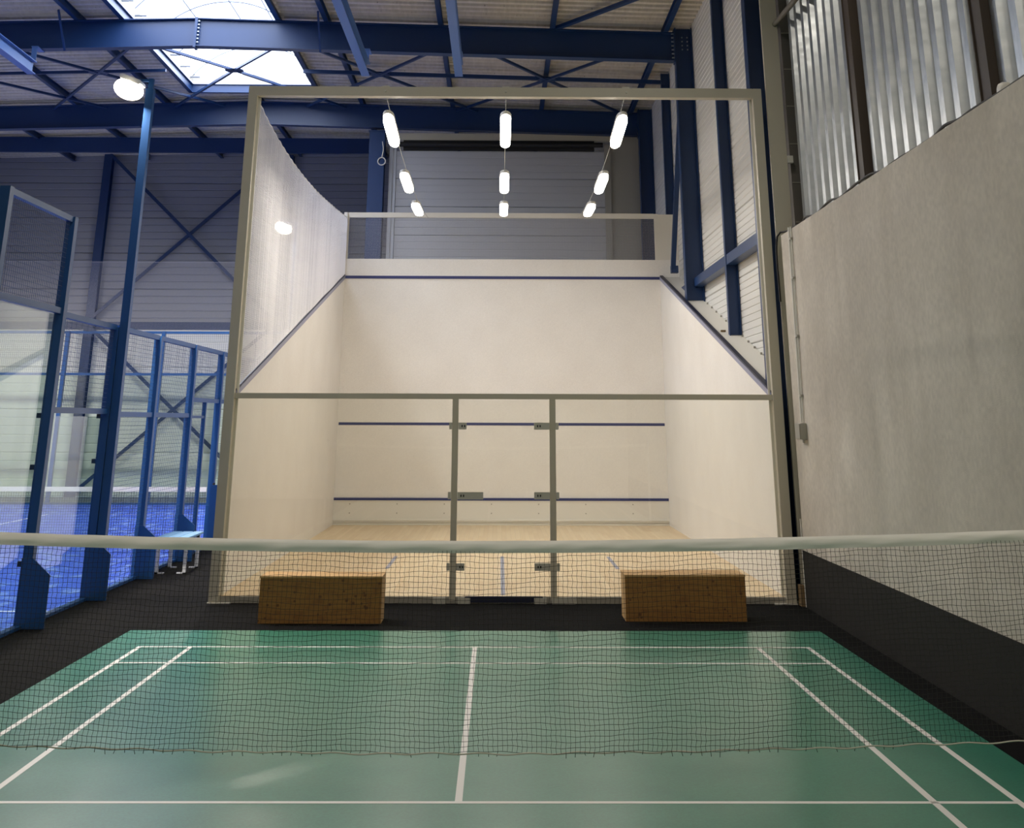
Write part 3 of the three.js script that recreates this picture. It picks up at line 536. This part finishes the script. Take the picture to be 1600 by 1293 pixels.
// ------------------------------------------------------------------ badminton court
const BX = -0.2655, BZ = 2.792;
const court = thing('badminton_court', 'green badminton court mat with white lines', 'court mat');
part(court, 'mat', box(-3.64, 3.1, 0.0, 0.006, 1.91, 18.6), M.green);
{
  const y0 = 0.006, y1 = 0.0072, ln = (x0, x1, z0, z1) => part(court, 'court_line', box(x0 + BX, x1 + BX, y0, y1, z0 + BZ, z1 + BZ), M.whiteLine);
  for (const s of [-1, 1]) { ln(s > 0 ? 3.01 : -3.05, s > 0 ? 3.05 : -3.01, 0.04, 13.36); ln(s > 0 ? 2.55 : -2.59, s > 0 ? 2.59 : -2.55, 0.04, 13.36); }
  ln(-3.05, 3.05, 0, 0.04); ln(-3.01, 3.01, 0.76, 0.8); ln(-3.01, 3.01, 4.68, 4.72); ln(-0.02, 0.02, 0.04, 4.68); ln(-3.01, 3.01, 8.68, 8.72); ln(-0.02, 0.02, 8.72, 13.36);
}
{
  const zn = BZ + 6.7, r = rng(9), n = thing('badminton_net', 'badminton net with white top tape across the green court', 'net', { at: [BX, 0, zn] });
  const W = 3.03, topY = x => 1.419 + 0.045 * (x / 2.3) ** 2 * (1 - 0.1 * (x / 3) ** 2), botY = x => 0.688 + 0.045 * (Math.abs(x) / 2.3) ** 1.8;
  const cx = 0.0195, nx = Math.round(2 * W / cx), ny = 37, wob = [], gx = i => -W + 2 * W * i / nx;
  const P = (i, j) => { const x = gx(i), t = j / ny, y = topY(x) * (1 - t) + botY(x) * t; return [x + 0.0018 * Math.sin(i * 12.9898 + j * 3.1) + 0.004 * Math.sin(j * 0.33 + i * 0.05) * t, y + 0.0016 * Math.sin(i * 0.9 + j * 7.7) + 0.0045 * Math.sin(i * 0.21 + j * 0.3), 0.01 * Math.sin(i * 0.05 + j * 0.11)]; };
  const vert = [], hor = [];
  for (let i = 0; i <= nx; i++) { const p = []; for (let j = 0; j <= ny; j++) p.push(P(i, j)); vert.push(p); }
  for (let j = 1; j <= ny; j++) { const p = []; for (let i = 0; i <= nx; i++) p.push(P(i, j)); hor.push(p); }
  stuff(n, 'mesh', mergeGeometries([threads(vert, 0.0013), threads(hor, 0.0013)]), M.twine, 'dark twine mesh');
  // top tape: a folded band with creases
  const tp = [], ti = [], seg = 420, rows = 7, crease = makeNoise(91);
  for (let side = 0; side < 2; side++) for (let i = 0; i <= seg; i++) for (let j = 0; j <= rows; j++) {
    const x = -W + 2 * W * i / seg, t = j / rows, y = topY(x) + 0.041 - 0.046 * t + (j === 0 ? 0.002 * crease(i / seg, 0.3, 60, 4) : 0), bulge = 0.005 + 0.007 * Math.sin(Math.PI * Math.min(1, t * 1.05)) * 0.8;
    const c = 0.006 * (crease((i / seg + t * 0.012) % 1, t * 0.25, 64, 4) - 0.5) + 0.003 * (crease((i / seg) % 1, t * 0.5, 50, 8) - 0.5);
    tp.push(x, y, (side ? -1 : 1) * ((j === 0 ? 0.001 : bulge) + (j === 0 ? 0 : c)));
  }
  for (let side = 0; side < 2; side++) for (let i = 0; i < seg; i++) for (let j = 0; j < rows; j++) { const o = side * (seg + 1) * (rows + 1), a = o + i * (rows + 1) + j, b = a + rows + 1; if (side) ti.push(a, b, a + 1, b, b + 1, a + 1); else ti.push(a, a + 1, b, b, a + 1, b + 1); }
  const tg = new THREE.BufferGeometry(); tg.setAttribute('position', new THREE.Float32BufferAttribute(tp, 3)); tg.setIndex(ti); tg.computeVertexNormals(); part(n, 'top_tape', tg, M.tape, 'creased white top tape');
  const bc = []; for (let i = 0; i <= 150; i++) { const x = -W + 2 * W * i / 150; bc.push([x, botY(x) - 0.003 + 0.003 * Math.sin(i * 1.3), 0.006 * Math.sin(i * 0.4)]); } part(n, 'bottom_cord', tube(bc, 0.0028, 400, 5), M.cord, 'thin pale bottom cord');
  const ends = []; for (let i = 60; i < nx - 60; i += 2) { const p = P(i, ny); if (r() < 0.75) ends.push([[p[0], p[1], p[2]], [p[0] + (r() - 0.5) * 0.01, p[1] - 0.006 - r() * 0.012, p[2] + 0.003]]); } stuff(n, 'twine_ends', threads(ends, 0.002), M.twine);
  for (const s of [-1, 1]) {
    const q = thing('net_post', 'grey badminton net post at the ' + (s < 0 ? 'padel side' : 'concrete wall side') + ' of the net', 'net post', { at: [BX + s * 3.07, 0, zn] });
    part(q, 'pole', cyl([0, 0.1, 0], [0, 1.56, 0], 0.022, 16), M.paleSteel); part(q, 'base', cbox(-0.15, 0.15, 0.007, 0.1, -0.25, 0.25, 0.02), M.kick); part(q, 'cap', cyl([0, 1.56, 0], [0, 1.58, 0], 0.026, 16), M.kick);
  }
}
// lighting rails hung below the rafters, with lamps over the badminton court
[[-8.85, 'above the padel fence'], [-2.6, 'left of the badminton centre line'], [-0.85, 'near the badminton centre line']].forEach(([x, w], i) => {
  const t = struct('ceiling_rail', 'grey blue steel rail hung under the rafters ' + w, 'rail');
  part(t, 'rail_beam', iBeam([x, 8.13, -6.62], [x, 8.13, 18.6], 0.15, 0.24, 0.014, 0.01), M.railBlue);
  for (const z of FRAMES.slice(1)) part(t, 'hanger', box(x - 0.05, x + 0.05, 8.25, roofTop(x) - 0.56, z + (z < -6 ? 0.24 : -0.01), z + (z < -6 ? 0.255 : 0.01)), M.railBlue);
  part(t, 'hanger_bracket', box(x - 0.06, x + 0.06, roofTop(x) - 0.575, roofTop(x) - 0.56, -6.95, -6.58), M.railBlue);
});
[[-2.6, 4.6], [-2.6, 11.2], [-2.6, 14.6], [-2.6, 17.6], [1.9, 4.6], [1.9, 11.2], [1.9, 14.6], [1.9, 17.6]].forEach(([x, z], i) => {
  const t = thing('ceiling_lamp', 'long LED lamp over the badminton court, ' + ['padel side, over the far half', 'padel side, close to the net', 'padel side, over the near service line', 'padel side, over the near back line', 'concrete wall side, over the far half', 'concrete wall side, close to the net', 'concrete wall side, over the near service line', 'concrete wall side, over the near back line'][i], 'lamp', { at: [x, 7.86, z], group: 'badminton court lamps' });
  part(t, 'housing', cbox(-0.15, 0.15, 0.02, 0.1, -0.75, 0.75, 0.01), M.whitePlastic); part(t, 'lamp_diffuser', cbox(-0.135, 0.135, 0.0, 0.02, -0.72, 0.72, 0.004), M.hallGlow);
  for (const q of [-0.5, 0.5]) part(t, 'rod', cyl([0, 0.1, q], [0, x > 0 ? 1.1 : 0.16, q], 0.008, 8), M.galvanised);
  panelLight(t, 0, -0.006, 0, 0.25, 1.42, HALL_LAMP, 0xfff6e8);
});

// ------------------------------------------------------------------ padel court
const PX = -4.77, PZ0 = -16.2, PZ1 = 3.6;
const turf = thing('padel_turf', 'bright blue padel court turf with white lines', 'turf');
part(turf, 'carpet', box(-14.77, PX - 0.055, 0, 0.012, PZ0, PZ1), M.turf);
for (const z of [0.75, -13.15]) part(turf, 'court_line', box(-14.7, PX - 0.06, 0.012, 0.0135, z - 0.025, z + 0.025), M.turfLine);
part(turf, 'court_line', box(-9.795, -9.745, 0.012, 0.0135, -13.125, 0.725), M.turfLine);

const fence = thing('padel_fence', 'dark blue steel fence of glass and wire mesh beside the padel court', 'fence');
const PW = 0.1;
part(fence, 'kerb', box(PX - 0.05, PX + 0.03, 0, 0.03, PZ0, PZ1), M.padelBlue);
const zs = [3.6, 1.75, -0.22, -2.2, -4.25, -6.2, -8.2, -10.2, -12.2, -14.2, -16.2], tall = [4.03, 4.03, 3, 3, 3, 3, 3, 3, 3, 4.03, 4.03];
zs.forEach((z, i) => {
  const p = part(fence, 'post', boxes([[PX - 0.05, PX + 0.05, 0.02, tall[i], z - PW / 2, z + PW / 2]]), M.padelBlue);
  part(p, 'base_fin', prism([[PX - 0.05, 0], [PX + 0.25, 0], [PX + 0.25, 0.48], [PX + 0.06, 0.63], [PX - 0.05, 0.63]], 'z', z + PW / 2, z + PW / 2 + 0.02), M.padelBlue);
  if (i < 3) for (const y of [0.55, 1.45, 1.95]) part(p, 'glass_clamp', box(PX - 0.1, PX - 0.05, y, y + 0.05, z - 0.02, z + 0.04), M.blackCable);
  if (i === zs.length - 1) return;
  const a = zs[i + 1] + PW / 2, b = z - PW / 2, end = i === 0 || i === 9, second = i === 1 || i === 8, gate = i === 4 || i === 5;
  const rail = (y, n = 'rail') => part(fence, n, boxes([[PX - 0.03, PX + 0.03, y - 0.06, y, a, b]]), M.padelBlue);
  const mesh = (y0, y1, za = a, zb = b) => stuff(fence, 'wire_mesh', gridX(PX, za, zb, y0, y1, 0.05, 0.0032), M.wire);
  const pane = (y1) => part(fence, 'glass_pane', box(PX - 0.035, PX - 0.025, 0.03, y1, a + 0.01, b - 0.01), M.padelGlass);
  if (end) { rail(4.03); rail(3.06); mesh(3.06, 3.97); pane(2.99); }
  else if (second) { rail(3.03); rail(2.06); mesh(2.06, 2.97); pane(1.97); }
  else if (gate) {
    const m = i === 4 ? -5.25 : -7.15; rail(3.03); rail(2.26);
    mesh(2.26, 2.97);
    part(fence, 'gate_jamb', boxes([[PX - 0.03, PX + 0.03, 0.02, 2.2, m - 0.03, m + 0.03]]), M.padelBlue);
    if (i === 4) { mesh(0.04, 2.2, m + 0.03, b); part(fence, 'rail', boxes([[PX - 0.02, PX + 0.02, 1.96, 2.0, m + 0.03, b]]), M.padelBlue); } else mesh(0.04, 2.2, a, m - 0.03);
  } else { rail(3.03); rail(2.03); mesh(0.04, 2.97); }
});
function endFence(label, PZ0) {
  const fence2 = thing('padel_fence', label, 'fence');
  const xs = [-14.77, -12.9, -10.9, -8.5, -6.6, PX];
  part(fence2, 'kerb', box(-14.77, PX - 0.06, 0, 0.06, PZ0 - 0.06, PZ0 - 0.02), M.padelBlue);
  xs.forEach((x, i) => {
    if (i < xs.length - 1) part(fence2, 'post', boxes([[x - 0.045, x + 0.045, 0.02, 4.03, PZ0 - 0.1, PZ0 - 0.01]]), M.padelBlue);
    if (i === xs.length - 1) return;
    const a = x + 0.05, b = xs[i + 1] - 0.06;
    for (const y of [4.03, 3.03]) part(fence2, 'rail', boxes([[a, b, y - 0.06, y, PZ0 - 0.09, PZ0 - 0.03]]), M.padelBlue);
    stuff(fence2, 'wire_mesh', gridZ(PZ0 - 0.05, a, b, 3.03, 3.97, 0.05, 0.0032), M.wire);
    part(fence2, 'glass_pane', box(a, b, 0.06, 2.97, PZ0 - 0.02, PZ0 - 0.01), M.padelGlass);
  });
}
endFence('blue glass and mesh fence across the far end of the padel court', PZ0);
endFence('blue glass and mesh fence across the near end of the padel court', PZ1 + 0.12);
{
  const n = thing('safety_net', 'faint fine net hung high behind the far padel fence', 'net');
  stuff(n, 'mesh', gridZ(PZ0 - 0.3, -12.8, PX, 3.9, 5.77, 0.03, 0.0016), M.netFaint); part(n, 'head_rope', bar([-12.8, 5.77, PZ0 - 0.3], [PX, 5.77, PZ0 - 0.3], 0.006, 0.006), M.netFaint);
}
{
  const n = thing('padel_net', 'dark padel net with white band across the blue turf', 'net');
  const z = -6.2; stuff(n, 'mesh', gridZ(z, -14.6, PX - 0.07, 0.03, 0.84, 0.04, 0.004), M.blackCable); part(n, 'net_band', cbox(-14.6, PX - 0.07, 0.83, 0.9, z - 0.008, z + 0.008, 0.003), M.tape, 'white net band');
  const q = thing('padel_net_post', 'blue box-shaped padel net post in the fence gateway', 'net post'); part(q, 'post', cbox(PX + 0.035, PX + 0.17, 0, 0.94, z + 0.08, z + 0.18, 0.006), M.padelBlue); part(q, 'winch_knob', cyl([PX + 0.07, 0.94, z + 0.13], [PX + 0.07, 0.97, z + 0.13], 0.02, 10), M.blackCable);
}
// flood lamps on tall posts
function flood(x, z, s, lb, tilt = 0.35) {
  const t = thing('floodlight_post', lb, 'floodlight', { at: [x, 0, z], group: 'padel floodlights' });
  part(t, 'pole', cbox(-0.05, 0.05, 0.02, 6.02, -0.05, 0.05, 0.004), M.padelBlue);
  const h = part(t, 'lamp_head', cbox(-0.15, 0.15, 0.09, 0.15, -0.12, 0.12, 0.02), M.paleSteel); h.position.set(s * 0.29, 6.02, 0); h.rotation.z = s * tilt;
  { const dg = new THREE.SphereGeometry(1, 28, 16); dg.scale(0.2, 0.135, 0.17); part(h, 'lamp_glass', dg, M.floodGlow, 'glowing domed flood lamp glass'); }
  part(t, 'arm', bar([0, 6.0, 0], [0, 6.16, 0], 0.06, 0.06), M.padelBlue); part(t, 'arm', bar([0, 6.14, 0], [s * 0.3, 6.14, 0], 0.04, 0.03), M.padelBlue);
  const l = new THREE.RectAreaLight(0xfff5e8, FLOOD_LAMP, 0.34, 0.28); l.position.set(s * (0.29 + 0.15 * Math.sin(tilt)), 6.02 - 0.15 * Math.cos(tilt), 0); l.rotation.set(-Math.PI / 2, 0, 0); l.rotateY(-s * tilt); l.castShadow = true; t.add(l);
}
flood(PX + 0.106, -0.235, -1, 'tall blue floodlight post on the padel fence beside the squash frame');
flood(PX + 0.106, -12.215, -1, 'tall blue floodlight post on the padel fence behind the white side net');
flood(-14.9, -0.22, 1, 'tall floodlight post on the far side of the padel court, near end', 0.1);
flood(-14.9, -12.2, 1, 'tall floodlight post on the far side of the padel court, far end', 0.1);
// small bench beside the fence
{
  const b = thing('bench', 'small pale blue bench with white legs beside the padel fence', 'bench', { at: [-4.45, 0, -3.05] });
  for (let i = 0; i < 3; i++) part(b, 'seat_slat', cbox(-0.22 + i * 0.15, -0.22 + i * 0.15 + 0.135, 0.42, 0.45, -0.5, 0.5, 0.005), M.benchBlue);
  for (const z of [-0.34, 0.34]) for (const s of [-1, 1]) { const x = s * 0.185; const l = part(b, 'leg', boxes([[x - 0.02, x + 0.02, 0, 0.42, z - 0.02, z + 0.02]]), M.paleSteel); part(l, 'foot', boxes([[x - (s > 0 ? 0.1 : 0.02), x + (s > 0 ? 0.02 : 0.1), 0, 0.015, z - 0.02, z + 0.02]]), M.paleSteel); }
  for (const z of [-0.34, 0.34]) part(b, 'cross_bar', boxes([[-0.2, 0.2, 0.39, 0.42, z - 0.02, z + 0.02]]), M.paleSteel);
}

renderer.render(scene, camera);
